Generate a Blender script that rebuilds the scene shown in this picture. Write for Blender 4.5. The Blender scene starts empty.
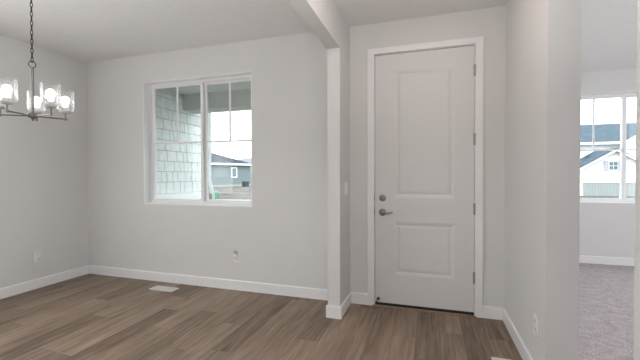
import bpy, bmesh, math, random
from mathutils import Vector, Matrix
random.seed(7)
S = bpy.context.scene
COL = S.collection

# ------------------------------------------------------------------ camera, sky, light, exposure
H = 2.743            # ceiling height
Y = 3.356            # inner face of the front wall
XL = -4.2425         # dining room left wall
XR = 0.6284          # foyer right wall
XR2 = 0.787          # bedroom side of that wall
WX0, WX1 = -0.8689, -0.7543   # stub wall between dining room and foyer
YW = 2.951           # front end of the stub wall
ZB = 2.398           # underside of the beam
YB = 5.87            # bedroom window wall
YREAR = -4.6         # rear wall of the house

cd = bpy.data.cameras.new('camera')
cam = bpy.data.objects.new('camera', cd); COL.objects.link(cam)
cd.sensor_width = 36.0; cd.lens = 36.0 * 344.09 / 640.0
cd.clip_start = 0.02; cd.clip_end = 6000
fw = Vector((-0.3033327, 0.95276665, -0.01499931))
rt = Vector((0.95288205, 0.30333148, -0.00241112))
up = Vector((-0.00225253, 0.01502395, 0.9998846))
cam.matrix_world = Matrix(((rt.x, up.x, -fw.x, 0), (rt.y, up.y, -fw.y, 0), (rt.z, up.z, -fw.z, 1.2793), (0, 0, 0, 1)))
S.camera = cam

w = bpy.data.worlds.new('overcast_sky'); S.world = w; w.use_nodes = True
nt = w.node_tree; nt.nodes.clear()
o = nt.nodes.new('ShaderNodeOutputWorld'); b = nt.nodes.new('ShaderNodeBackground')
b.inputs['Color'].default_value = (0.90, 0.97, 1.0, 1); b.inputs['Strength'].default_value = 3.4
nt.links.new(b.outputs[0], o.inputs[0])

def sun(name, rot, strength, angle, color):
    d = bpy.data.lights.new(name, 'SUN'); d.energy = strength; d.angle = math.radians(angle); d.color = color
    ob = bpy.data.objects.new(name, d); ob.rotation_euler = [math.radians(a) for a in rot]; COL.objects.link(ob)

def fill_light(name, loc, rot, sx, sy, power, color):  # rectangular area lamp for the added fills
    d = bpy.data.lights.new(name, 'AREA'); d.shape = 'RECTANGLE'; d.size = sx; d.size_y = sy
    d.energy = power; d.color = color
    ob = bpy.data.objects.new(name, d); ob.location = loc; ob.rotation_euler = [math.radians(a) for a in rot]
    COL.objects.link(ob)

# hazy sun over the street, then added area fills out of frame: side light and ceiling bounce
sun('hazy_sun', (45, 0, 28), 1.2, 25, (1.0, 0.97, 0.92))
fill_light('bedroom_side_fill', (4.78, 2.6, 1.6), (90, 0, 90), 2.4, 1.9, 78, (0.97, 0.985, 1.0))  # added fill for the bedroom; the side wall here is solid
fill_light('left_fill', (XL + .01, .85, 1.55), (90, 0, -90), 1.3, 1.3, 18, (1.0, 0.99, 0.985))  # added fill in the left opening, brightens the right foyer wall
fill_light('right_rear_fill', (XR - .01, -1.6, 1.48), (90, 0, 90), 2.0, 1.6, 22, (0.97, 0.985, 1.0))  # added fill in the right rear opening, lifts the left dining wall
fill_light('ceiling_bounce_fill_dining', (-2.8, .4, 1.75), (180, 0, 0), .5, .5, 19, (0.98, 0.99, 1.0))  # added uplight, fills the dining room off the ceiling like a flash
fill_light('ceiling_bounce_fill_foyer', (-.35, .8, 1.75), (180, 0, 0), .4, .4, 24, (0.99, 0.975, 0.96))  # second added uplight, raises the foyer ceiling and walls
fill_light('rear_foyer_fill', (-.1, YREAR + .02, 1.1), (90, 0, 0), 1.0, 1.7, 14, (1.0, 0.99, 0.98))  # added low fill for the entry door; no glazing in the rear wall

S.view_settings.view_transform = 'Standard'; S.view_settings.look = 'None'
S.view_settings.exposure = 0.13; S.view_settings.gamma = 1.0
S.view_settings.use_curve_mapping = False

# ------------------------------------------------------------------ materials
def newmat(name):
    m = bpy.data.materials.new(name); m.use_nodes = True
    n = m.node_tree.nodes; n.clear()
    out = n.new('ShaderNodeOutputMaterial')
    return m, n, m.node_tree.links, out

def mth(n, l, op, a, b=None, c=None):
    x = n.new('ShaderNodeMath'); x.operation = op
    for i, v in enumerate((a, b, c)):
        if v is None: continue
        if isinstance(v, (int, float)): x.inputs[i].default_value = v
        else: l.new(v, x.inputs[i])
    return x.outputs[0]

def mat(name, color, rough=0.5, metal=0.0, noise=0.03, nscale=8.0, bump=0.0, bscale=150.0, emit=None, estr=0.0, spec=0.5):
    m, n, l, out = newmat(name)
    p = n.new('ShaderNodeBsdfPrincipled'); l.new(p.outputs[0], out.inputs[0])
    p.inputs['Roughness'].default_value = rough; p.inputs['Metallic'].default_value = metal
    p.inputs['Specular IOR Level'].default_value = spec
    tc = n.new('ShaderNodeNewGeometry')
    nz = n.new('ShaderNodeTexNoise'); nz.inputs['Scale'].default_value = nscale; nz.inputs['Detail'].default_value = 3
    l.new(tc.outputs['Position'], nz.inputs['Vector'])
    r = n.new('ShaderNodeValToRGB')
    r.color_ramp.elements[0].position = 0.3; r.color_ramp.elements[1].position = 0.7
    r.color_ramp.elements[0].color = (*[c * (1 - noise) for c in color], 1)
    r.color_ramp.elements[1].color = (*[min(1, c * (1 + noise)) for c in color], 1)
    l.new(nz.outputs[0], r.inputs[0]); l.new(r.outputs[0], p.inputs['Base Color'])
    if bump > 0:
        nb = n.new('ShaderNodeTexNoise'); nb.inputs['Scale'].default_value = bscale; nb.inputs['Detail'].default_value = 2
        l.new(tc.outputs['Position'], nb.inputs['Vector'])
        bp = n.new('ShaderNodeBump'); bp.inputs['Strength'].default_value = bump; bp.inputs['Distance'].default_value = 0.004
        l.new(nb.outputs[0], bp.inputs['Height']); l.new(bp.outputs[0], p.inputs['Normal'])
    if emit:
        p.inputs['Emission Color'].default_value = (*emit, 1); p.inputs['Emission Strength'].default_value = estr
    return m

def floor_mat():
    m, n, l, out = newmat('vinyl_plank_floor')
    p = n.new('ShaderNodeBsdfPrincipled'); l.new(p.outputs[0], out.inputs[0])
    g = n.new('ShaderNodeNewGeometry'); sp = n.new('ShaderNodeSeparateXYZ'); l.new(g.outputs['Position'], sp.inputs[0])
    PW, PL = 0.178, 1.22
    u = mth(n, l, 'DIVIDE', mth(n, l, 'ADD', sp.outputs[0], 20.035), PW)
    row = mth(n, l, 'FLOOR', u); fu = mth(n, l, 'SUBTRACT', u, row)
    wn = n.new('ShaderNodeTexWhiteNoise'); wn.noise_dimensions = '1D'; l.new(row, wn.inputs['W'])
    v = mth(n, l, 'ADD', mth(n, l, 'DIVIDE', mth(n, l, 'ADD', sp.outputs[1], 20.0), PL), mth(n, l, 'MULTIPLY', wn.outputs['Value'], 5.0))
    cel = mth(n, l, 'FLOOR', v); fv = mth(n, l, 'SUBTRACT', v, cel)
    cx = n.new('ShaderNodeCombineXYZ'); l.new(row, cx.inputs[0]); l.new(cel, cx.inputs[1])
    w2 = n.new('ShaderNodeTexWhiteNoise'); w2.noise_dimensions = '2D'; l.new(cx.outputs[0], w2.inputs['Vector'])
    # grain stretched along the plank, shifted per plank
    gv = n.new('ShaderNodeCombineXYZ')
    l.new(mth(n, l, 'MULTIPLY', sp.outputs[0], 30.0), gv.inputs[0])
    l.new(mth(n, l, 'MULTIPLY', sp.outputs[1], 2.2), gv.inputs[1])
    l.new(mth(n, l, 'MULTIPLY', w2.outputs['Value'], 60.0), gv.inputs[2])
    n1 = n.new('ShaderNodeTexNoise'); n1.inputs['Scale'].default_value = 1.0; n1.inputs['Detail'].default_value = 6
    n1.inputs['Roughness'].default_value = 0.62; n1.inputs['Distortion'].default_value = 0.6
    l.new(gv.outputs[0], n1.inputs['Vector'])
    gv2 = n.new('ShaderNodeCombineXYZ')
    l.new(mth(n, l, 'MULTIPLY', sp.outputs[0], 9.0), gv2.inputs[0])
    l.new(mth(n, l, 'MULTIPLY', sp.outputs[1], 1.3), gv2.inputs[1])
    l.new(mth(n, l, 'MULTIPLY', w2.outputs['Value'], 33.0), gv2.inputs[2])
    n2 = n.new('ShaderNodeTexNoise'); n2.inputs['Scale'].default_value = 1.0; n2.inputs['Detail'].default_value = 3
    l.new(gv2.outputs[0], n2.inputs['Vector'])
    t = mth(n, l, 'ADD', mth(n, l, 'MULTIPLY', w2.outputs['Value'], 0.30), mth(n, l, 'MULTIPLY', n1.outputs[0], 1.15))
    t = mth(n, l, 'ADD', t, mth(n, l, 'MULTIPLY', n2.outputs[0], 0.55))
    t = mth(n, l, 'SUBTRACT', t, 0.48)
    r = n.new('ShaderNodeValToRGB'); cr = r.color_ramp
    cr.elements[0].position = 0.12; cr.elements[0].color = (0.085, 0.056, 0.038, 1)
    cr.elements[1].position = 0.92; cr.elements[1].color = (0.40, 0.300, 0.225, 1)
    e = cr.elements.new(0.48); e.color = (0.235, 0.168, 0.121, 1)
    l.new(t, r.inputs[0])
    # knots
    kv = n.new('ShaderNodeCombineXYZ')
    l.new(mth(n, l, 'MULTIPLY', sp.outputs[0], 4.2), kv.inputs[0]); l.new(mth(n, l, 'MULTIPLY', sp.outputs[1], 1.5), kv.inputs[1])
    vo = n.new('ShaderNodeTexVoronoi'); vo.inputs['Scale'].default_value = 1.0; l.new(kv.outputs[0], vo.inputs['Vector'])
    kn = n.new('ShaderNodeMapRange'); kn.inputs[1].default_value = 0.02; kn.inputs[2].default_value = 0.11
    kn.inputs[3].default_value = 0.55; kn.inputs[4].default_value = 1.0
    l.new(vo.outputs['Distance'], kn.inputs[0])
    # seams
    su = mth(n, l, 'MULTIPLY', mth(n, l, 'MINIMUM', fu, mth(n, l, 'SUBTRACT', 1.0, fu)), PW)
    sv = mth(n, l, 'MULTIPLY', mth(n, l, 'MINIMUM', fv, mth(n, l, 'SUBTRACT', 1.0, fv)), PL)
    sm = n.new('ShaderNodeMapRange'); sm.inputs[1].default_value = 0.0008; sm.inputs[2].default_value = 0.0028
    sm.inputs[3].default_value = 0.60; sm.inputs[4].default_value = 1.0
    l.new(mth(n, l, 'MINIMUM', su, sv), sm.inputs[0])
    k = mth(n, l, 'MULTIPLY', sm.outputs[0], kn.outputs[0])
    mx = n.new('ShaderNodeVectorMath'); mx.operation = 'SCALE'
    l.new(r.outputs[0], mx.inputs[0]); l.new(k, mx.inputs['Scale'])
    l.new(mx.outputs[0], p.inputs['Base Color'])
    p.inputs['Roughness'].default_value = 0.46; p.inputs['Specular IOR Level'].default_value = 0.35
    bp = n.new('ShaderNodeBump'); bp.inputs['Strength'].default_value = 0.25; bp.inputs['Distance'].default_value = 0.002
    l.new(mth(n, l, 'MULTIPLY', mth(n, l, 'ADD', n1.outputs[0], sm.outputs[0]), 0.5), bp.inputs['Height'])
    l.new(bp.outputs[0], p.inputs['Normal'])
    return m

def carpet_mat():
    m, n, l, out = newmat('bedroom_carpet')
    p = n.new('ShaderNodeBsdfPrincipled'); l.new(p.outputs[0], out.inputs[0])
    p.inputs['Roughness'].default_value = 1.0; p.inputs['Specular IOR Level'].default_value = 0.1
    g = n.new('ShaderNodeNewGeometry')
    n1 = n.new('ShaderNodeTexNoise'); n1.inputs['Scale'].default_value = 85; n1.inputs['Detail'].default_value = 4
    l.new(g.outputs['Position'], n1.inputs['Vector'])
    n2 = n.new('ShaderNodeTexNoise'); n2.inputs['Scale'].default_value = 14; n2.inputs['Detail'].default_value = 3
    l.new(g.outputs['Position'], n2.inputs['Vector'])
    t = mth(n, l, 'ADD', mth(n, l, 'MULTIPLY', n1.outputs[0], 0.7), mth(n, l, 'MULTIPLY', n2.outputs[0], 0.3))
    r = n.new('ShaderNodeValToRGB')
    r.color_ramp.elements[0].position = 0.36; r.color_ramp.elements[0].color = (0.32, 0.28, 0.288, 1)
    r.color_ramp.elements[1].position = 0.64; r.color_ramp.elements[1].color = (0.66, 0.60, 0.615, 1)
    l.new(t, r.inputs[0]); l.new(r.outputs[0], p.inputs['Base Color'])
    bp = n.new('ShaderNodeBump'); bp.inputs['Strength'].default_value = 0.8; bp.inputs['Distance'].default_value = 0.01
    l.new(n1.outputs[0], bp.inputs['Height']); l.new(bp.outputs[0], p.inputs['Normal'])
    return m

def glass_mat(name, tint=(1, 1, 1), refl=0.06, milk=0.0, seeded=False, frn=0.3):
    m, n, l, out = newmat(name)
    tr = n.new('ShaderNodeBsdfTransparent'); tr.inputs[0].default_value = (*tint, 1)
    gl = n.new('ShaderNodeBsdfGlossy'); gl.inputs['Roughness'].default_value = 0.03
    lw = n.new('ShaderNodeLayerWeight'); lw.inputs[0].default_value = 0.35
    f = mth(n, l, 'MINIMUM', mth(n, l, 'ADD', mth(n, l, 'MULTIPLY', lw.outputs['Facing'], frn), refl), 0.6)
    mx = n.new('ShaderNodeMixShader'); l.new(f, mx.inputs[0]); l.new(tr.outputs[0], mx.inputs[1]); l.new(gl.outputs[0], mx.inputs[2])
    last = mx
    if milk > 0:
        df = n.new('ShaderNodeBsdfTranslucent'); df.inputs[0].default_value = (0.95, 0.95, 0.95, 1)
        m2 = n.new('ShaderNodeMixShader')
        if seeded:
            g = n.new('ShaderNodeNewGeometry'); vo = n.new('ShaderNodeTexNoise'); vo.inputs['Scale'].default_value = 110
            l.new(g.outputs['Position'], vo.inputs['Vector'])
            mr = n.new('ShaderNodeMapRange'); mr.inputs[1].default_value = 0.45; mr.inputs[2].default_value = 0.7
            mr.inputs[3].default_value = milk * 0.6; mr.inputs[4].default_value = milk * 2.2
            l.new(vo.outputs[0], mr.inputs[0])
            l.new(mth(n, l, 'MINIMUM', mth(n, l, 'ADD', mr.outputs[0], mth(n, l, 'MULTIPLY', lw.outputs['Facing'], 0.25)), 0.8), m2.inputs[0])
        else: m2.inputs[0].default_value = milk
        l.new(mx.outputs[0], m2.inputs[1]); l.new(df.outputs[0], m2.inputs[2]); last = m2
    l.new(last.outputs[0], out.inputs[0])
    return m

def gravel_mat():
    m, n, l, out = newmat('gravel_ground')
    p = n.new('ShaderNodeBsdfPrincipled'); l.new(p.outputs[0], out.inputs[0])
    p.inputs['Roughness'].default_value = 1.0; p.inputs['Specular IOR Level'].default_value = 0.02
    g = n.new('ShaderNodeNewGeometry'); t = None
    for sc, wt in ((.35, .45), (1.6, .30), (7.0, .35)):
        nz = n.new('ShaderNodeTexNoise'); nz.inputs['Scale'].default_value = sc; nz.inputs['Detail'].default_value = 4
        l.new(g.outputs['Position'], nz.inputs['Vector'])
        v = mth(n, l, 'MULTIPLY', nz.outputs[0], wt)
        t = v if t is None else mth(n, l, 'ADD', t, v)
    r = n.new('ShaderNodeValToRGB'); cr = r.color_ramp
    cr.elements[0].position = 0.40; cr.elements[0].color = (0.062, 0.056, 0.052, 1)
    cr.elements[1].position = 0.70; cr.elements[1].color = (0.24, 0.23, 0.215, 1)
    e = cr.elements.new(0.53); e.color = (0.135, 0.126, 0.117, 1)
    l.new(t, r.inputs[0]); l.new(r.outputs[0], p.inputs['Base Color'])
    return m

M = dict(
    wall=mat('painted_drywall', (0.75, 0.744, 0.736), 0.85, noise=0.008, nscale=3, bump=0.10, bscale=90, spec=0.2),
    ceil=mat('ceiling_texture', (0.86, 0.853, 0.845), 0.9, noise=0.02, nscale=25, bump=0.35, bscale=45, spec=0.2),
    trim=mat('white_trim_paint', (0.89, 0.89, 0.905), 0.4, noise=0.005),
    door=mat('white_door_paint', (0.74, 0.735, 0.73), 0.42, noise=0.006, bump=0.03, bscale=220),
    floor=floor_mat(), carpet=carpet_mat(),
    vinyl=mat('white_window_vinyl', (0.88, 0.88, 0.89), 0.4, noise=0.005),
    plastic=mat('white_plastic', (0.90, 0.90, 0.90), 0.35, noise=0.005),
    slot=mat('dark_slot', (0.16, 0.16, 0.16), 0.6),
    nickel=mat('satin_nickel', (0.30, 0.27, 0.25), 0.33, 1.0, noise=0.05, nscale=40),
    brushed=mat('brushed_nickel_lamp', (0.22, 0.205, 0.205), 0.35, 1.0, noise=0.05, nscale=60),
    chain=mat('bronzed_chain_metal', (0.06, 0.05, 0.048), 0.4, 1.0, noise=0.05, nscale=60),
    hinge=mat('hinge_nickel', (0.40, 0.37, 0.34), 0.4, 0.6, noise=0.04, nscale=40),
    black=mat('black_rubber', (0.018, 0.017, 0.017), 0.6),
    sill=mat('tan_threshold', (0.30, 0.22, 0.155), 0.5, noise=0.08, nscale=20),
    glass=glass_mat('window_glass', (0.97, 0.985, 0.98), 0.01, frn=0.06),
    shade=glass_mat('seeded_lamp_glass', (0.97, 0.97, 0.97), 0.04, 0.022, True),
    bulb=mat('lit_bulb', (0.9, 0.9, 0.88), 0.5, emit=(1.0, 0.96, 0.92), estr=5.5),
    lampglow=mat('added_lamp_diffuser', (0.9, 0.88, 0.85), 0.6, emit=(1.0, 0.82, 0.72), estr=6.0),  # glow of the added foyer lamp
    frost=mat('white_socket', (0.55, 0.54, 0.54), 0.5, noise=0.02),
    register=mat('white_register_metal', (0.76, 0.76, 0.74), 0.45, noise=0.02),
    shake=mat('pale_shake_siding', (0.74, 0.785, 0.78), 0.8, noise=0.06, nscale=14, bump=0.2, bscale=60, spec=0.2),
    gap=mat('siding_joint', (0.24, 0.25, 0.25), 0.9, spec=0.02),
    soffit=mat('soffit_panel', (0.62, 0.64, 0.61), 0.7, noise=0.02, spec=0.02),
    porch=mat('porch_beam_paint', (0.50, 0.51, 0.48), 0.75, noise=0.03, spec=0.02),
    white=mat('white_exterior_paint', (0.86, 0.87, 0.87), 0.6, noise=0.01, spec=0.02),
    spout=mat('white_downspout_metal', (0.80, 0.84, 0.85), 0.4, noise=0.01),
    stone=mat('grey_stone', (0.33, 0.33, 0.32), 0.9, noise=0.35, nscale=9, bump=0.6, bscale=20, spec=0.02),
    concrete=mat('pale_concrete', (0.34, 0.34, 0.33), 0.9, noise=0.06, nscale=4, bump=0.1, spec=0.02),
    gravel=gravel_mat(),
    nwall=mat('blue_grey_siding', (0.19, 0.23, 0.24), 0.8, noise=0.03, nscale=1.0, spec=0.02),
    nroof=mat('slate_blue_shingles', (0.05, 0.061, 0.076), 0.9, noise=0.18, nscale=2.5, bump=0.4, bscale=9, spec=0.02),
    broof=mat('blue_grey_shingles', (0.085, 0.112, 0.14), 0.9, noise=0.22, nscale=3.5, bump=0.4, bscale=9, spec=0.02),
    lowwall=mat('grey_board_cladding', (0.32, 0.345, 0.35), 0.8, noise=0.03, spec=0.02),
    dglass=mat('dark_window_glass', (0.10, 0.14, 0.17), 0.1, noise=0.1),
    pglass=mat('pale_window_glass', (0.16, 0.20, 0.23), 0.15, noise=0.08),
    shutter=mat('lilac_grey_shutter', (0.40, 0.39, 0.43), 0.7, noise=0.03),
    ac=mat('dark_condenser_metal', (0.10, 0.115, 0.13), 0.6, noise=0.1, spec=0.02),
    green=mat('green_utility_plastic', (0.12, 0.27, 0.20), 0.6, noise=0.04, spec=0.02),
    hill=mat('hazy_blue_hill', (0.20, 0.225, 0.25), 1.0, noise=0.06, nscale=0.01, spec=0.0),
)

# ------------------------------------------------------------------ mesh helpers
class MB:
    """collects simple shapes into ONE mesh"""
    def __init__(s): s.bm = bmesh.new()
    def box(s, x0, x1, y0, y1, z0, z1, bevel=0.0):
        x0, x1 = sorted((x0, x1)); y0, y1 = sorted((y0, y1)); z0, z1 = sorted((z0, z1))
        v = [s.bm.verts.new(p) for p in ((x0, y0, z0), (x1, y0, z0), (x1, y1, z0), (x0, y1, z0), (x0, y0, z1), (x1, y0, z1), (x1, y1, z1), (x0, y1, z1))]
        f = [s.bm.faces.new([v[i] for i in q]) for q in ((3, 2, 1, 0), (4, 5, 6, 7), (0, 1, 5, 4), (1, 2, 6, 5), (2, 3, 7, 6), (3, 0, 4, 7))]
        if bevel > 0:
            ed = list({e for ff in f for e in ff.edges})
            bmesh.ops.bevel(s.bm, geom=ed, offset=bevel, segments=2, affect='EDGES', profile=0.5)
        return s
    def poly(s, pts):
        return s.bm.faces.new([s.bm.verts.new(p) for p in pts])
    def prism(s, pts, d):
        """closed polygon pushed along vector d"""
        d = Vector(d); a = [s.bm.verts.new(p) for p in pts]; c = [s.bm.verts.new(Vector(p) + d) for p in pts]
        s.bm.faces.new(a); s.bm.faces.new(list(reversed(c))); k = len(a)
        for i in range(k): s.bm.faces.new([a[i], c[i], c[(i + 1) % k], a[(i + 1) % k]])
        return s
    def lathe(s, prof, loc=(0, 0, 0), axis='Z', seg=24, close=False):
        loc = Vector(loc); rings = []
        for r, h in prof:
            ring = []
            for i in range(seg):
                a = 2 * math.pi * i / seg; c, t = r * math.cos(a), r * math.sin(a)
                p = {'Z': (c, t, h), 'Y': (c, h, t), 'X': (h, c, t)}[axis]
                ring.append(s.bm.verts.new(loc + Vector(p)))
            rings.append(ring)
        for a, c in zip(rings, rings[1:]):
            for i in range(seg): s.bm.faces.new([a[i], a[(i + 1) % seg], c[(i + 1) % seg], c[i]])
        if close:
            for i in range(seg): s.bm.faces.new([rings[-1][i], rings[-1][(i + 1) % seg], rings[0][(i + 1) % seg], rings[0][i]])
        else:
            s.bm.faces.new(list(reversed(rings[0]))); s.bm.faces.new(rings[-1])
        return s
    def tube(s, pts, r, seg=10, closed=False, flat=1.0):
        pts = [Vector(p) for p in pts]; n = len(pts); rings = []
        ref = None
        for i, p in enumerate(pts):
            if closed: t = pts[(i + 1) % n] - pts[i - 1]
            else: t = pts[min(i + 1, n - 1)] - pts[max(i - 1, 0)]
            t.normalize()
            if ref is None:
                ref = t.cross(Vector((0, 0, 1)))
                if ref.length < 1e-3: ref = t.cross(Vector((1, 0, 0)))
            ref = (ref - t * ref.dot(t)).normalized(); q = t.cross(ref)
            rr = r[i] if isinstance(r, (list, tuple)) else r
            rings.append([s.bm.verts.new(p + ref * rr * math.cos(2 * math.pi * k / seg) + q * rr * flat * math.sin(2 * math.pi * k / seg)) for k in range(seg)])
        pairs = list(zip(rings, rings[1:])) + ([(rings[-1], rings[0])] if closed else [])
        for a, c in pairs:
            for k in range(seg): s.bm.faces.new([a[k], a[(k + 1) % seg], c[(k + 1) % seg], c[k]])
        if not closed:
            s.bm.faces.new(list(reversed(rings[0]))); s.bm.faces.new(rings[-1])
        return s
    def build(s, name, m, parent=None, smooth=False, loc=None, fix=True):
        if fix: bmesh.ops.recalc_face_normals(s.bm, faces=s.bm.faces)
        if loc is not None: bmesh.ops.translate(s.bm, verts=s.bm.verts, vec=-Vector(loc))
        me = bpy.data.meshes.new(name); s.bm.to_mesh(me); s.bm.free()
        if smooth:
            for p in me.polygons: p.use_smooth = True
            try: me.set_sharp_from_angle(angle=math.radians(40))
            except Exception: pass
        me.materials.append(M[m])
        ob = bpy.data.objects.new(name, me); COL.objects.link(ob)
        if loc is not None: ob.location = loc
        if parent: ob.parent = parent
        return ob

def tag(o, label, cat, kind=None, group=None):
    o['label'] = label; o['category'] = cat
    if kind: o['kind'] = kind
    if group: o['group'] = group
    return o
def root(name, label, cat, loc=(0, 0, 0), kind=None, group=None):
    o = bpy.data.objects.new(name, None); COL.objects.link(o); o.location = loc; o.empty_display_size = 0.1
    return tag(o, label, cat, kind, group)
def put(mb, name, m, parent, smooth=False):
    """build world-space geometry as a child of an Empty standing at parent's location"""
    ob = mb.build(name, m, None, smooth); ob.parent = parent
    base = Vector(parent.location); q = parent.parent
    while q: base = base + Vector(q.location); q = q.parent
    ob.matrix_parent_inverse = Matrix.Identity(4)
    for v in ob.data.vertices: v.co -= base
    return ob

# ------------------------------------------------------------------ the room shell
WT = 0.17   # front wall thickness
WIN = (-3.333, -1.845, 0.926, 2.411)     # dining window opening x0,x1,z0,z1
DOOR = (-0.528, 0.400, 0.0, 2.452)       # rough opening
fl = MB().box(XL - .15, XR2 - .02, YREAR - .1, Y + WT - .02, -0.12, 0.0).build('floor', 'floor')
tag(fl, 'wood-look brown vinyl plank floor of dining room and foyer', 'floor', 'structure')
cp = MB().box(XR2 - .02, 4.9, -1.2, YB + .1, -0.12, 0.0).build('carpet_floor', 'carpet')
tag(cp, 'mottled grey-mauve carpet of the bedroom seen through the opening', 'carpet', 'structure')

wf = MB()
wf.box(XL - .15, WIN[0], Y, Y + WT, 0, H); wf.box(WIN[1], DOOR[0], Y, Y + WT, 0, H)
wf.box(WIN[0], WIN[1], Y, Y + WT, 0, WIN[2]); wf.box(WIN[0], WIN[1], Y, Y + WT, WIN[3], H)
wf.box(DOOR[0], DOOR[1], Y, Y + WT, DOOR[3], H); wf.box(DOOR[1], XR + .001, Y, Y + WT, 0, H)
tag(wf.build('wall_front', 'wall'), 'pale greige front wall with the window and the entry door', 'wall', 'structure')
wl = MB().box(XL - .15, XL, YREAR, .1, 0, H).box(XL - .15, XL, 1.6, Y, 0, H).box(XL - .15, XL, .1, 1.6, 0, .8).box(XL - .15, XL, .1, 1.6, 2.3, H)
tag(wl.build('wall_left', 'wall'), 'plain pale wall at far left behind the chandelier', 'wall', 'structure')
wr = MB()
wr.box(XR, XR2, 2.2326, YB, 0, H); wr.box(XR, XR2, 1.357, 2.2326, 2.46, H); wr.box(XR, XR2, -.5, 1.357, 0, H); wr.box(XR, XR2, YREAR, -2.7, 0, H); wr.box(XR, XR2, -2.7, -.5, 0, .6); wr.box(XR, XR2, -2.7, -.5, 2.35, H)
tag(wr.build('wall_right', 'wall'), 'pale foyer wall right of the entry door with the tall bedroom opening', 'wall', 'structure')
st = MB().box(WX0, WX1, YW, Y, 0, ZB).box(WX0, WX1, YREAR, Y, ZB, H)
tag(st.build('wall_stub', 'wall'), 'stub wall and dropped beam dividing dining room from foyer', 'wall', 'structure')
wb = MB().box(XL - .15, XR2, YREAR - .15, YREAR, 0, H)
tag(wb.build('wall_rear', 'wall'), 'plain rear wall behind the viewer', 'wall', 'structure')
tag(MB().box(XL - .15, XR2, YREAR - .15, Y + WT, H, H + .15).build('ceiling', 'ceil'), 'pale lightly textured ceiling over dining room and foyer', 'ceiling', 'structure')
tag(MB().box(XR2, 4.95, -1.2, YB + .17, H, H + .15).build('ceiling_bedroom', 'ceil'), 'bright white ceiling of the carpeted bedroom', 'ceiling', 'structure')
BW = (1.85, 3.34, 0.868, 2.432)
bb = MB()
bb.box(XR2, BW[0], YB, YB + WT, 0, H); bb.box(BW[1], 4.95, YB, YB + WT, 0, H)
bb.box(BW[0], BW[1], YB, YB + WT, 0, BW[2]); bb.box(BW[0], BW[1], YB, YB + WT, BW[3], H)
tag(bb.build('wall_bedroom_front', 'wall'), 'pale bedroom wall below and above the far right window', 'wall', 'structure')
tag(MB().box(4.8, 4.95, -1.2, YB, 0, H).build('wall_bedroom_side', 'wall'), 'bedroom side wall out of sight to the right', 'wall', 'structure')
tag(MB().box(XR2, 4.95, -1.35, -1.2, 0, H).build('wall_bedroom_rear', 'wall'), 'bedroom rear wall out of sight', 'wall', 'structure')

# baseboards: profile with an eased top edge, swept along straight runs
BH, BT = 0.108, 0.014
def base_run(mb, a, c, nrm):
    a, c, nv = Vector((*a, 0)), Vector((*c, 0)), Vector((*nrm, 0))
    prof = ((0, 0), (BT, 0), (BT, BH - .008), (BT - .004, BH - .002), (BT - .009, BH), (0, BH))
    mb.prism([a + nv * d + Vector((0, 0, z)) for d, z in prof], c - a)
def baseboard(name, runs, label):
    mb = MB()
    for r in runs: base_run(mb, *r)
    tag(mb.build(name, 'trim'), label, 'baseboard', 'structure')
e = BT
baseboard('baseboard_left', [((XL, YREAR), (XL, Y), (1, 0))], 'white baseboard along the left dining wall')
baseboard('baseboard_front', [((XL + e, Y), (WX0 - e, Y), (0, -1))], 'white baseboard under the dining window')
baseboard('baseboard_stub', [((WX0 - e, YW), (WX1 + e, YW), (0, -1)), ((WX0, YW), (WX0, Y), (-1, 0)), ((WX1, YW), (WX1, Y), (1, 0))],
          'white baseboard wrapping the end of the stub wall')
CAS = (-0.578, 0.452, 2.497)   # casing outer edges and top
baseboard('baseboard_door_left', [((WX1 + e, Y), (CAS[0], Y), (0, -1))], 'short white baseboard left of the door casing')
baseboard('baseboard_door_right', [((CAS[1], Y), (XR - e, Y), (0, -1))], 'short white baseboard right of the door casing')
baseboard('baseboard_right', [((XR, 2.2326), (XR, Y), (-1, 0))], 'white baseboard along the right foyer wall')
baseboard('baseboard_right_near', [((XR, YREAR), (XR, 1.357), (-1, 0))], 'white baseboard on the near side of the bedroom opening')
baseboard('baseboard_bedroom', [((XR2, YB), (4.8, YB), (0, -1))], 'white baseboard under the bedroom window')

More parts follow.
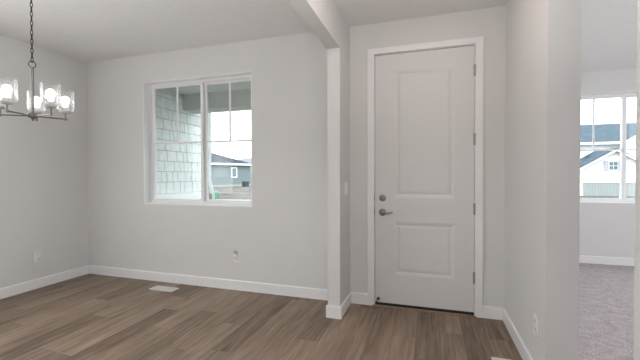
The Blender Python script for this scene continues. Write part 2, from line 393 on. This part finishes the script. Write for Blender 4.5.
# ------------------------------------------------------------------ windows
def make_window(name, label, x0, x1, z0, z1, yw, v_at=0.503):
    R = root(name, label, 'window', (x0, yw, z0), 'structure')
    P = lambda mb, nm, m='vinyl', par=R: put(mb, nm, m, par)
    L = .012
    P(MB().box(x0, x0 + L, yw + .002, yw + .10, z0, z1).box(x1 - L, x1, yw + .002, yw + .10, z0, z1)
      .box(x0, x1, yw + .002, yw + .10, z1 - L, z1), 'jamb_liner', 'trim')
    P(MB().box(x0, x1, yw + .002, yw + .10, z0, z0 + L), 'sill', 'trim')
    F = .040; ya, yc = yw + .085, yw + .165
    P(MB().box(x0, x0 + F, ya, yc, z0, z1).box(x1 - F, x1, ya, yc, z0, z1).box(x0 + F, x1 - F, ya, yc, z1 - F, z1)
      .box(x0 + F, x1 - F, ya, yc, z0, z0 + F), 'window_frame')
    xm = (x0 + x1) / 2 + .042
    zt = z0 + (z1 - z0) * v_at
    def sash(nm, a, c, yy, wl, wr):
        s = P(MB().box(a, a + wl, yy, yy + .028, z0 + F, z1 - F).box(c - wr, c, yy, yy + .028, z0 + F, z1 - F)
              .box(a + wl, c - wr, yy, yy + .028, z1 - F - .022, z1 - F).box(a + wl, c - wr, yy, yy + .028, z0 + F, z0 + F + .022), nm)
        g0, g1, h0, h1 = a + wl, c - wr, z0 + F + .022, z1 - F - .022
        put(MB().box(g0, g1, yy + .013, yy + .016, h0, h1), 'pane', 'glass', s)
        gm = (g0 + g1) / 2
        put(MB().box(g0, g1, yy + .008, yy + .020, zt - .0105, zt + .0105).box(gm - .0105, gm + .0105, yy + .008, yy + .020, zt + .009, h1), 'muntin_bars', 'vinyl', s)
    sash('sash', x0 + F, xm, ya + .012, .045, .030)
    sash('sash', xm - .030, x1 - F, ya + .045, .064, .018)
    P(MB().box(xm - .022, xm - .004, ya - .004, ya + .012, zt - .035, zt + .03, .003), 'sash_latch')
    return R
make_window('window_1', 'white sliding window of the dining room looking onto the porch', *WIN, Y)
make_window('window_2', 'white sliding window of the carpeted bedroom at far right', *BW, YB, .485)
for k, (xa, xb, y0, y1, z0, z1) in enumerate(((XL - .10, XL - .04, .1, 1.6, .8, 2.3), (XR + .04, XR + .10, -2.7, -.5, .6, 2.35))):  # unseen windows added so sky light fills the room from the sides
    F = .06
    t = MB().box(xa, xb, y0, y0 + F, z0, z1).box(xa, xb, y1 - F, y1, z0, z1).box(xa, xb, y0, y1, z0, z0 + F).box(xa, xb, y0, y1, z1 - F, z1).box(xa, xb, (y0 + y1) / 2 - .03, (y0 + y1) / 2 + .03, z0, z1)
    wo = t.build('window_%d' % (k + 3), 'vinyl')
    MB().box(xa + .028, xa + .032, y0 + F, y1 - F, z0 + F, z1 - F).build('pane', 'glass', wo)
    tag(wo, 'added side window frame letting in fill daylight, out of sight ' + ('left' if k == 0 else 'right') + ' of the viewer', 'window', 'structure')

# ------------------------------------------------------------------ entry door with its casing
cw = 0.066
cs = MB()
for xx0, xx1 in ((CAS[0], CAS[0] + cw), (CAS[1] - cw, CAS[1])): cs.box(xx0, xx1, Y - .017, Y, 0, CAS[2], .002)
cs.box(CAS[0] + cw, CAS[1] - cw, Y - .017, Y, CAS[2] - cw + .01, CAS[2], .002)
tag(cs.build('trim_1', 'trim'), 'flat white casing around the entry door', 'door casing', 'structure')

SX0, SX1, SZ0, SZ1 = -0.5055, 0.3835, 0.036, 2.430
D = root('door_1', 'white two-panel entry door with nickel lever and deadbolt', 'door', (SX0, Y, 0), 'structure')
yf = Y + .003
PAN = ((-0.322, 0.216, 1.063, 2.267), (-0.322, 0.215, 0.319, 0.827))
def slab():
    mb = MB(); bm = mb.bm
    xs = [SX0, PAN[0][0], PAN[0][1], SX1]; zs = [SZ0, PAN[1][2], PAN[1][3], PAN[0][2], PAN[0][3], SZ1]
    for i in range(3):
        for j in range(5):
            if i == 1 and j in (1, 3): continue
            mb.poly([(xs[i], yf, zs[j]), (xs[i + 1], yf, zs[j]), (xs[i + 1], yf, zs[j + 1]), (xs[i], yf, zs[j + 1])])
    for j in (1, 3):
        prof = ((0, 0), (.004, .002), (.014, .003), (.026, .0080), (.034, .0088), (.038, .007), (.056, .003), (.062, .0025))
        rings = []
        for d, dep in prof:
            rings.append([bm.verts.new(p) for p in ((xs[1] + d, yf + dep, zs[j] + d), (xs[2] - d, yf + dep, zs[j] + d), (xs[2] - d, yf + dep, zs[j + 1] - d), (xs[1] + d, yf + dep, zs[j + 1] - d))])
        for a, c in zip(rings, rings[1:]):
            for k in range(4): bm.faces.new([a[k], a[(k + 1) % 4], c[(k + 1) % 4], c[k]])
        bm.faces.new(rings[-1])
    bmesh.ops.remove_doubles(bm, verts=bm.verts, dist=1e-5)
    # edges and back
    yb_ = yf + .044
    mb.poly([(SX0, yb_, SZ0), (SX0, yb_, SZ1), (SX1, yb_, SZ1), (SX1, yb_, SZ0)])
    for a, c in (((SX0, SZ0), (SX1, SZ0)), ((SX1, SZ0), (SX1, SZ1)), ((SX1, SZ1), (SX0, SZ1)), ((SX0, SZ1), (SX0, SZ0))):
        mb.poly([(a[0], yf, a[1]), (c[0], yf, c[1]), (c[0], yb_, c[1]), (a[0], yb_, a[1])])
    bmesh.ops.remove_doubles(bm, verts=bm.verts, dist=1e-5)
    return mb
put(slab(), 'door_slab', 'door', D)
jm = MB().box(DOOR[0], SX0 - .004, Y + .001, Y + WT, 0, DOOR[3]).box(SX1 + .004, DOOR[1], Y + .001, Y + WT, 0, DOOR[3])
jm.box(SX0 - .004, SX1 + .004, Y + .001, Y + WT, SZ1 + .006, DOOR[3])
jm.box(SX0 - .004, SX0 + .012, Y + .052, Y + .08, 0, SZ1).box(SX1 - .012, SX1 + .004, Y + .052, Y + .08, 0, SZ1).box(SX0, SX1, Y + .052, Y + .08, SZ1 - .012, SZ1 + .006)
put(jm, 'door_jamb', 'trim', D)
put(MB().box(SX0, SX1, yf - .002, yf + .042, .010, .0355), 'door_sweep', 'black', D)
put(MB().box(DOOR[0], DOOR[1], Y - .030, Y + WT + .03, 0.0, .011, .002), 'threshold', 'sill', D)
for z in (2.208, 1.594, .970, .350):
    h = put(MB().lathe(((.0035, -.055), (.0075, -.051), (.0075, .051), (.0035, .055)), (SX1 + .005, Y - .010, z), 'Z', 14), 'hinge', 'hinge', D, True)
    put(MB().box(SX1 - .010, SX1 + .018, Y - .0045, Y - .0005, z - .05, z + .05), 'hinge_leaf', 'hinge', h)
db = put(MB().lathe(((.033, 0), (.033, -.006), (.028, -.013), (.014, -.016), (.0, -.0165)), (-.434, yf, 1.054), 'Y', 28), 'deadbolt', 'nickel', D, True)
put(MB().box(-.440, -.428, yf - .034, yf - .014, 1.036, 1.072, .004), 'thumb_turn', 'nickel', db)
lv = put(MB().lathe(((.034, 0), (.034, -.006), (.030, -.012), (.013, -.016), (.012, -.040), (.0, -.041)), (-.434, yf, .915), 'Y', 28), 'lever_rose', 'nickel', D, True)
put(MB().tube([(-.436, yf - .045, .915), (-.415, yf - .049, .914), (-.39, yf - .051, .910), (-.368, yf - .051, .912), (-.348, yf - .050, .920), (-.332, yf - .047, .922)],
              [.011, .010, .0085, .0075, .0065, .005], 12), 'lever_handle', 'nickel', lv, True)
for z in (1.054, .915):
    put(MB().box(SX0 - .016, SX0 - .003, Y - .0035, Y + .003, z - .03, z + .03, .001), 'strike_plate', 'nickel', D)
stp = put(MB().tube([(-.494, yf, .036), (-.494, yf - .012, .040), (-.484, yf - .02, .058), (-.475, yf - .022, .072)], .0045, 8), 'door_stop', 'black', D, True)
put(MB().lathe(((.004, -.014), (.012, -.010), (.015, 0), (.012, .010), (.004, .014)), (-.471, yf - .024, .078), 'Z', 16), 'rubber_tip', 'black', stp, True)

# ------------------------------------------------------------------ wall plates
def outlet(name, label, cat, c, nrm, w_=.078, h_=.124, kind='outlet'):
    """plate centred on the wall point c, facing nrm; local x along the wall"""
    R = root(name, label, cat, c)
    R.rotation_euler = (0, 0, math.atan2(nrm[1], nrm[0]) + math.pi / 2)
    MB().box(-w_ / 2, w_ / 2, -.006, 0, -h_ / 2, h_ / 2, .002).build('plate', 'plastic', R)
    if kind == 'outlet':
        for z in (-.026, .026):
            f = MB().box(-.017, .017, -.0085, -.005, z - .017, z + .017, .002).build('socket', 'plastic', R)
            MB().box(-.008, -.006, -.0092, -.008, z - .003, z + .008).box(.006, .008, -.0092, -.008, z - .003, z + .008).box(-.002, .002, -.0092, -.008, z - .011, z - .007).build('slots', 'slot', f)
    else:
        for x in ((-.023, .023) if w_ > .1 else (0,)):
            MB().prism([(x - .016, -.005, -.033), (x - .016, -.005, .033), (x - .016, -.011, .033), (x - .016, -.0075, -.033)], (.032, 0, 0)).build('rocker', 'plastic', R)
    return R
outlet('wall_outlet', 'white wall outlet on the left dining wall above the baseboard', 'outlet', (XL, 2.736, .36), (1, 0))
outlet('wall_outlet', 'white wall outlet on the foyer wall just before the bedroom opening', 'outlet', (XR, 2.406, .352), (-1, 0))
R = outlet('wall_outlet', 'white wall outlet under the dining window with a small night light', 'outlet', (-2.041, Y, .365), (0, -1))
nl = root('night_light', 'small white night light plugged into the outlet under the window', 'night light', (-2.047, Y - .009, .40))
MB().box(-.022, .022, -.024, 0, -.045, .012, .005).build('body', 'plastic', nl)
MB().lathe(((.020, .012), (.021, .03), (.017, .042), (.004, .046)), (0, -.014, 0), 'Z', 18).build('lens', 'frost', nl, True)
MB().lathe(((.006, -.0005), (.006, -.0255), (.002, -.0265)), (0, 0, -.030), 'Y', 14).build('sensor_eye', 'slot', nl, True)
outlet('light_switch', 'white double rocker light switch on the stub wall left of the door', 'switch', (WX1, 3.182, 1.15), (1, 0), .116, .124, 'switch')

# ------------------------------------------------------------------ floor registers
def register(label, cx, cy, rot):
    R = root('floor_register', label, 'floor vent', (cx, cy, 0)); R.rotation_euler.z = rot
    a, c = .154, .066
    MB().box(-a, a, -c, -c + .016, 0, .006).box(-a, a, c - .016, c, 0, .006).box(-a, -a + .018, -c + .016, c - .016, 0, .006).box(a - .018, a, -c + .016, c - .016, 0, .006).build('rim', 'register', R)
    MB().box(-a + .018, a - .018, -c + .016, c - .016, 0, .0012).build('duct_shadow', 'slot', R)
    mb = MB()
    for i in range(14):
        x = -a + .022 + i * (2 * a - .052) / 13
        mb.box(x, x + .0125, -c + .016, c - .016, .002, .0052)
    mb.box(-a + .018, a - .018, -.004, .004, .002, .0055)
    MB_ = mb.build('louvers', 'register', R)
    return R
register('white metal floor register under the dining window', -2.842, 3.138, 0)
register('white metal floor register beside the right foyer wall at the bottom edge', .478, 2.481, math.pi / 2)

# ------------------------------------------------------------------ chandelier
CX, CY = -2.737, 1.75
ZH = 1.703
T0 = 357.0; AR = .196
ch = root('chandelier', 'five-arm brushed nickel chandelier with lit clear glass shades, hanging on a chain', 'chandelier', (CX, CY, ZH))
MB().lathe(((.062, H - ZH), (.062, H - ZH - .012), (.050, H - ZH - .024), (.012, H - ZH - .030)), (0, 0, 0), 'Z', 28).build('ceiling_canopy', 'brushed', ch, True)
ringz = .378
def oval(w2, h2, n=18): return [(w2 * math.cos(2 * math.pi * i / n), h2 * math.sin(2 * math.pi * i / n)) for i in range(n)]
MB().tube([(x, 0, ringz + z) for x, z in oval(.0205, .024)], .0030, 8, True).build('hanging_ring', 'chain', ch, True).rotation_euler.z = math.radians(57)
z = ringz + .021 + .012; k = 0; lp = .0325
ztop = H - ZH - .036
n_l = int((ztop - z) / lp)
lp = (ztop - z) / n_l
link_me = None
for k in range(n_l + 1):
    if link_me is None:
        ob = MB().tube([(x, 0, zz) for x, zz in oval(.0072, .0205, 14)], .0027, 6, True).build('chain_link', 'chain', ch, True); link_me = ob.data
    else:
        ob = bpy.data.objects.new('chain_link', link_me); COL.objects.link(ob); ob.parent = ch
    ob.location = (0, 0, z + k * lp); ob.rotation_euler.z = math.radians(35 + 90 * (k % 2))
MB().lathe(((.010, .030), (.0092, .05), (.0092, .345), (.010, .348), (.006, .358)), (0, 0, 0), 'Z', 16).build('stem', 'brushed', ch, True)
MB().lathe(((.010, -.012), (.022, -.008), (.030, 0), (.030, .018), (.022, .026), (.010, .034)), (0, 0, 0), 'Z', 24).build('hub', 'brushed', ch, True)
MB().lathe(((.003, -.030), (.009, -.024), (.010, -.016), (.006, -.011)), (0, 0, 0), 'Z', 14).build('finial', 'brushed', ch, True)
proto = None
for k in range(5):
    a = math.radians(T0 + 72 * k)
    if proto is None:
        arm = MB().tube([(.02, 0, .008), (AR + .012, 0, .008)], .0055, 8, flat=1.0).lathe(((.0065, -.004), (.0065, .052)), (AR, 0, 0), 'Z', 12).build('arm', 'brushed', ch, True)
        MB().lathe(((.012, .048), (.033, .056), (.036, .064), (.034, .074), (.024, .086), (.020, .098)), (AR, 0, 0), 'Z', 24).build('socket_cup', 'frost', arm, True)
        sh = MB().lathe(((.022, .074), (.050, .072), (.0565, .078), (.058, .090), (.058, .220), (.0555, .2215), (.0545, .220), (.0545, .092), (.052, .080), (.022, .078)), (AR, 0, 0), 'Z', 32, True)
        sh.build('glass_shade', 'shade', arm, True)
        MB().lathe(((.013, .092), (.014, .108), (.019, .124), (.0255, .140), (.028, .154), (.0255, .168), (.018, .178), (.007, .183)), (AR, 0, 0), 'Z', 24).build('bulb', 'bulb', arm, True)
        proto = arm
    else:
        arm = proto.copy(); COL.objects.link(arm); arm.parent = ch
        for c in proto.children:
            d = c.copy(); COL.objects.link(d); d.parent = arm
    arm.rotation_euler.z = a

# flush lamp added to brighten the foyer, unseen above the frame
fx = root('added_ceiling_lamp', 'round flush ceiling lamp added to brighten the foyer, unseen above the frame', 'ceiling lamp', (-.06, 2.25, H))
MB().lathe(((.07, 0), (.07, -.015), (.012, -.03), (.012, -.11), (.004, -.12)), (0, 0, 0), 'Z', 28).build('canopy', 'brushed', fx, True)
MB().lathe(((.02, -.10), (.13, -.10), (.165, -.12), (.155, -.15), (.11, -.17), (.02, -.18)), (0, 0, 0), 'Z', 32).build('diffuser', 'lampglow', fx, True)

# ------------------------------------------------------------------ the porch outside the dining window
YX = Y + WT
tag(MB().box(-3.38, XR + .3, YX, 5.0, -.25, -.06).build('porch_floor', 'concrete'), 'pale concrete porch slab below the dining window', 'porch', 'structure')
SXF = -3.38
pw = MB().box(SXF - .25, SXF - .012, YX, 4.72, -.3, 2.75)
tag(pw.build('wall_porch', 'gap'), 'dark backing of the porch side wall behind its shakes', 'wall', 'structure')
sk = MB(); zc = 1.03; row = 0
while zc < 2.372:
    hgt = .158 if row == 0 else .141
    top = min(zc + hgt - .004, 2.372)
    y = YX + .002 - random.uniform(0, .1)
    while y < 4.72:
        wd = random.uniform(.075, .20); y1 = min(y + wd, 4.72)
        d = random.uniform(0, .004)
        y0_ = max(y, YX + .002)
        if y1 - y0_ > .02:
            sk.prism([(SXF - .012, y0_ + .0035, zc + .001), (SXF + .005 + d, y0_ + .0035, zc + .001), (SXF - .004 + d, y0_ + .0035, top), (SXF - .012, y0_ + .0035, top)], (0, y1 - y0_ - .007, 0))
        y = y1
    zc += hgt; row += 1
tag(sk.build('shake_siding', 'shake'), 'pale green-grey shake siding on the porch wall seen through the left pane', 'siding', 'structure')
tag(MB().box(SXF - .012, SXF + .012, YX, 4.1, 2.374, 2.43).build('trim_2', 'soffit'), 'frieze board above the porch shakes', 'trim', 'structure')
tag(MB().prism([(SXF - .012, YX, .92), (SXF + .10, YX, .92), (SXF + .10, YX, 1.005), (SXF - .012, YX, 1.03)], (0, 4.50 - YX, 0)).build('trim_3', 'white'), 'white ledge capping the stone base below the shakes', 'trim', 'structure')
tag(MB().box(SXF - .012, SXF + .06, YX, 4.72, -.06, .985).build('wall_stone_base', 'stone'), 'grey stone base under the shake siding', 'wall', 'structure')
sf = MB()
x = SXF
while x < XR:
    sf.box(x + .003, min(x + .097, XR), YX, 4.12, 2.432, 2.45); x += .1
sf.box(SXF - .25, XR, YX, 4.12, 2.436, 2.47)
tag(sf.build('porch_soffit', 'soffit'), 'grooved porch ceiling above the dining window', 'soffit', 'structure')
tag(MB().box(SXF - .012, XR, 4.12, 4.40, 2.205, 2.75).build('porch_beam', 'porch'), 'grey beam across the front of the porch', 'beam', 'structure')
tag(MB().box(SXF - .5, XR + .4, YX, 4.75, 2.75, 2.85).build('porch_roof', 'nroof'), 'porch roof deck above the beam', 'roof', 'structure')

ds = root('downspout', 'white metal downspout with an elbow at the porch corner', 'downspout', (-3.36, 4.755, 0))
put(MB().tube([(-3.40, 4.78, 2.7), (-3.40, 4.78, 1.22)], .035, 4), 'upper_pipe', 'spout', ds)
put(MB().tube([(-3.40, 4.78, 1.24), (-3.392, 4.78, 1.17), (-3.350, 4.78, 1.00), (-3.340, 4.78, .93)], .035, 4), 'elbow', 'spout', ds)
put(MB().tube([(-3.340, 4.78, .95), (-3.340, 4.78, -.25)], .035, 4), 'lower_pipe', 'spout', ds)
for z, xx in ((1.65, -3.40), (.5, -3.34)):
    put(MB().box(xx - .036, xx + .036, 4.742, 4.818, z, z + .03), 'strap', 'spout', ds)

# ------------------------------------------------------------------ the street outside
gr = MB()
gr.poly([(-2500, -300, -.301), (3000, -300, -.301), (3000, 3000, -.301), (-2500, 3000, -.301)])
tag(gr.build('ground', 'gravel'), 'bare gravelly ground of the building lots outside', 'ground', 'structure')
sw = MB().prism([(-17, 16.9, -.30), (-10.2, 17.0, -.30), (-8.2, 19.2, -.30), (-8.2, 21.2, -.30), (-10.0, 19.4, -.30), (-17, 18.0, -.30)], (0, 0, .03))
tag(sw.build('sidewalk', 'concrete'), 'pale curving concrete walk at the bottom of the right pane', 'sidewalk', 'structure')
up_ = root('utility_pedestal', 'small green utility pedestal on the gravel beside the downspout', 'utility box', (-14.1, 20.5, -.3))
MB().box(-.17, .17, -.17, .17, 0, .33, .02).build('base', 'green', up_)
MB().lathe(((.16, .33), (.17, .36), (.16, .42), (.09, .47)), (0, 0, 0), 'Z', 18).build('cap', 'green', up_, True)

# neighbour house beyond the gravel
A = Vector((-27.476, 38.026, 0)); Bv = Vector((-24.517, 44.514, 0)); dirv = (Bv - A).normalized(); nout = Vector((dirv.y, -dirv.x, 0))
if nout.dot(Vector((0, 0, 0)) - A) < 0: nout = -nout
nh = root('neighbour_house', 'blue-grey single-storey house with a dark hip roof beyond the gravel lot', 'house', (A.x, A.y, -.3))
def hp(s, d, z): return A + dirv * s - nout * d + Vector((0, 0, z))   # along the wall, into the house, height
S0, S1, DP = -10, 6.9, 11.0
ze = 2.72
put(MB().prism([hp(S0, 0, -.05), hp(S1, 0, -.05), hp(S1, DP, -.05), hp(S0, DP, -.05)], (0, 0, ze + .05)), 'house_wall', 'nwall', nh)
put(MB().prism([hp(S0 - .05, -.05, -.3), hp(S1 + .05, -.05, -.3), hp(S1 + .05, DP, -.3), hp(S0 - .05, DP, -.3)], (0, 0, .27)), 'foundation', 'concrete', nh)
ov = .5
rp = MB()
e0, e1, e2, e3 = hp(S0 - ov, -ov, ze + .12), hp(S1 + .15, -ov, ze + .12), hp(S1 + .15, DP + ov, ze + .12), hp(S0 - ov, DP + ov, ze + .12)
r0, r1 = hp(S0 + 4, DP / 2, 5.0), hp(2.0, DP / 2, 5.0)
bm = rp.bm; vs = [bm.verts.new(p) for p in (e0, e1, e2, e3, r0, r1)]
for q in ((0, 1, 5, 4), (1, 2, 5), (2, 3, 4, 5), (3, 0, 4), (3, 2, 1, 0)): bm.faces.new([vs[i] for i in q])
put(rp, 'hip_roof', 'nroof', nh)
put(MB().prism([hp(S0 - ov, -ov - .03, ze - .10), hp(S1 + .15, -ov - .03, ze - .10), hp(S1 + .15, -ov + .03, ze - .10), hp(S0 - ov, -ov + .03, ze - .10)], (0, 0, .26)), 'fascia', 'white', nh)
ws = (Vector((-25.75, 41.75, 0)) - A).dot(dirv)
wn = put(MB().prism([hp(ws - .48, -.06, .9), hp(ws + .48, -.06, .9), hp(ws + .48, .02, .9), hp(ws - .48, .02, .9)], (0, 0, 1.45)), 'window', 'white', nh)
put(MB().prism([hp(ws - .32, -.08, 1.05), hp(ws + .32, -.08, 1.05), hp(ws + .32, -.05, 1.05), hp(ws - .32, -.05, 1.05)], (0, 0, 1.15)), 'pane', 'pglass', wn)

ac = root('air_conditioner', 'dark outdoor air conditioner unit beside the blue-grey house', 'air conditioner', (-22.75, 39.6, -.3))
ac.scale = (.70, .70, .90)
ac.rotation_euler.z = math.atan2(dirv.y, dirv.x)
MB().box(-.45, .45, -.45, .45, .06, .86, .04).build('body', 'ac', ac)
fins = MB()
for i in range(9):
    x = -.4 + i * .1; fins.box(x, x + .03, -.475, -.45, .12, .8)
    fins.box(-.475, -.45, x, x + .03, .12, .8); fins.box(.45, .475, x, x + .03, .12, .8)
fins.build('grille', 'nroof', ac)
MB().box(-.5, .5, -.5, .5, 0, .06).build('pad', 'concrete', ac)

# white house with a gable across from the bedroom window
gh = root('gable_house', 'white house with blue-grey roof and a front gable outside the bedroom window', 'house', (12.6, 30.0, -1.6))
G = lambda mb, nm, m, par=gh: put(mb, nm, m, par)
gy = 30.0
ax_, az_ = 12.66, 3.02; sl = .62     # gable apex and roof slope
xl, xr_ = ax_ - 3.6, ax_ + 3.6
zl = az_ - sl * 3.6 - .05
G(MB().prism([(xl, gy, -1.6), (xr_, gy, -1.6), (xr_, gy, zl), (ax_, gy, az_ - .05), (xl, gy, zl)], (0, 4.2, 0)), 'gable_wall', 'white')
th = .14
G(MB().prism([(ax_, gy - .3, az_), (xl - .4, gy - .3, az_ - sl * 4.0), (xl - .4, gy - .3, az_ - sl * 4.0 + th), (ax_, gy - .3, az_ + th)], (0, 3.4, 0)), 'gable_roof', 'broof')
G(MB().prism([(ax_, gy - .3, az_), (xr_ + .4, gy - .3, az_ - sl * 4.0), (xr_ + .4, gy - .3, az_ - sl * 4.0 + th), (ax_, gy - .3, az_ + th)], (0, 3.4, 0)), 'gable_roof', 'broof')
G(MB().prism([(ax_, gy - .34, az_ - .10), (xl - .4, gy - .34, az_ - sl * 4.0 - .10), (xl - .4, gy - .34, az_ - sl * 4.0 + .05), (ax_, gy - .34, az_ + .05)], (0, .04, 0))
  .prism([(ax_, gy - .34, az_ - .10), (xr_ + .4, gy - .34, az_ - sl * 4.0 - .10), (xr_ + .4, gy - .34, az_ - sl * 4.0 + .05), (ax_, gy - .34, az_ + .05)], (0, .04, 0)), 'rake_board', 'white')
G(MB().box(11.55, 11.85, 31.6, 31.9, 2.45, 2.72), 'roof_vent', 'ac')
wz0, wz1 = 1.56, 2.22
fr = G(MB().box(12.30, 12.86, gy - .06, gy + .02, wz0, wz1), 'window', 'white')
put(MB().box(12.34, 12.56, gy - .08, gy - .05, wz0 + .05, wz1 - .36).box(12.60, 12.82, gy - .08, gy - .05, wz0 + .05, wz1 - .36)
    .box(12.34, 12.56, gy - .08, gy - .05, wz0 + .34, wz1 - .05).box(12.60, 12.82, gy - .08, gy - .05, wz0 + .34, wz1 - .05), 'pane', 'dglass', fr)
for x0 in (12.02, 12.88): G(MB().box(x0, x0 + .26, gy - .07, gy - .01, wz0 - .03, wz1 + .03), 'shutter', 'shutter')
low = MB(); x = 10.78
while x < 16.0:
    low.box(x, x + .17, gy - .06, gy - .01, -1.5, .66); x += .18
G(low, 'garage_door', 'lowwall')
G(MB().box(10.72, 16.1, gy - .10, gy - .02, .66, .78), 'door_header', 'white')
# main house block behind the gable
my = 33.6
G(MB().box(2.0, 30.0, my, my + 9, -1.6, 3.8), 'house_wall', 'white')
eaz, riz = 3.82, 5.86
rf = MB(); bm = rf.bm
q = [bm.verts.new(p) for p in ((1.5, my - .5, eaz), (30.5, my - .5, eaz), (30.5, my + 4.2, riz), (1.5, my + 4.2, riz), (1.5, my + 9.5, eaz), (30.5, my + 9.5, eaz))]
for f_ in ((0, 1, 2, 3), (3, 2, 5, 4), (0, 3, 4), (1, 5, 2), (0, 4, 5, 1)): bm.faces.new([q[i] for i in f_])
G(rf, 'main_roof', 'broof')
G(MB().box(1.5, 30.5, my - .55, my - .48, eaz - .16, eaz + .03), 'fascia', 'white')
# a further front gable to the right
G(MB().prism([(14.2, 32.4, -1.6), (20.2, 32.4, -1.6), (20.2, 32.4, 3.9), (17.2, 32.4, 5.66), (14.2, 32.4, 3.65)], (0, .25, 0)), 'gable_wall', 'white')

# far hills
hm = MB(); bm = hm.bm; prev = None
for i in range(61):
    t = i / 60.0; x = -1500 + 1500 * t
    zz = min(96, 52 + 88 * t) + 4 * math.sin(t * 33) + 2 * math.sin(t * 71)
    cur = (bm.verts.new((x, 1480, -5)), bm.verts.new((x, 1600, zz)), bm.verts.new((x, 1760, -5)))
    if prev:
        bm.faces.new([prev[0], cur[0], cur[1], prev[1]]); bm.faces.new([prev[1], cur[1], cur[2], prev[2]])
    prev = cur
tag(hm.build('hills', 'hill'), 'pale blue distant hills beyond the dark roof', 'hill', 'structure')
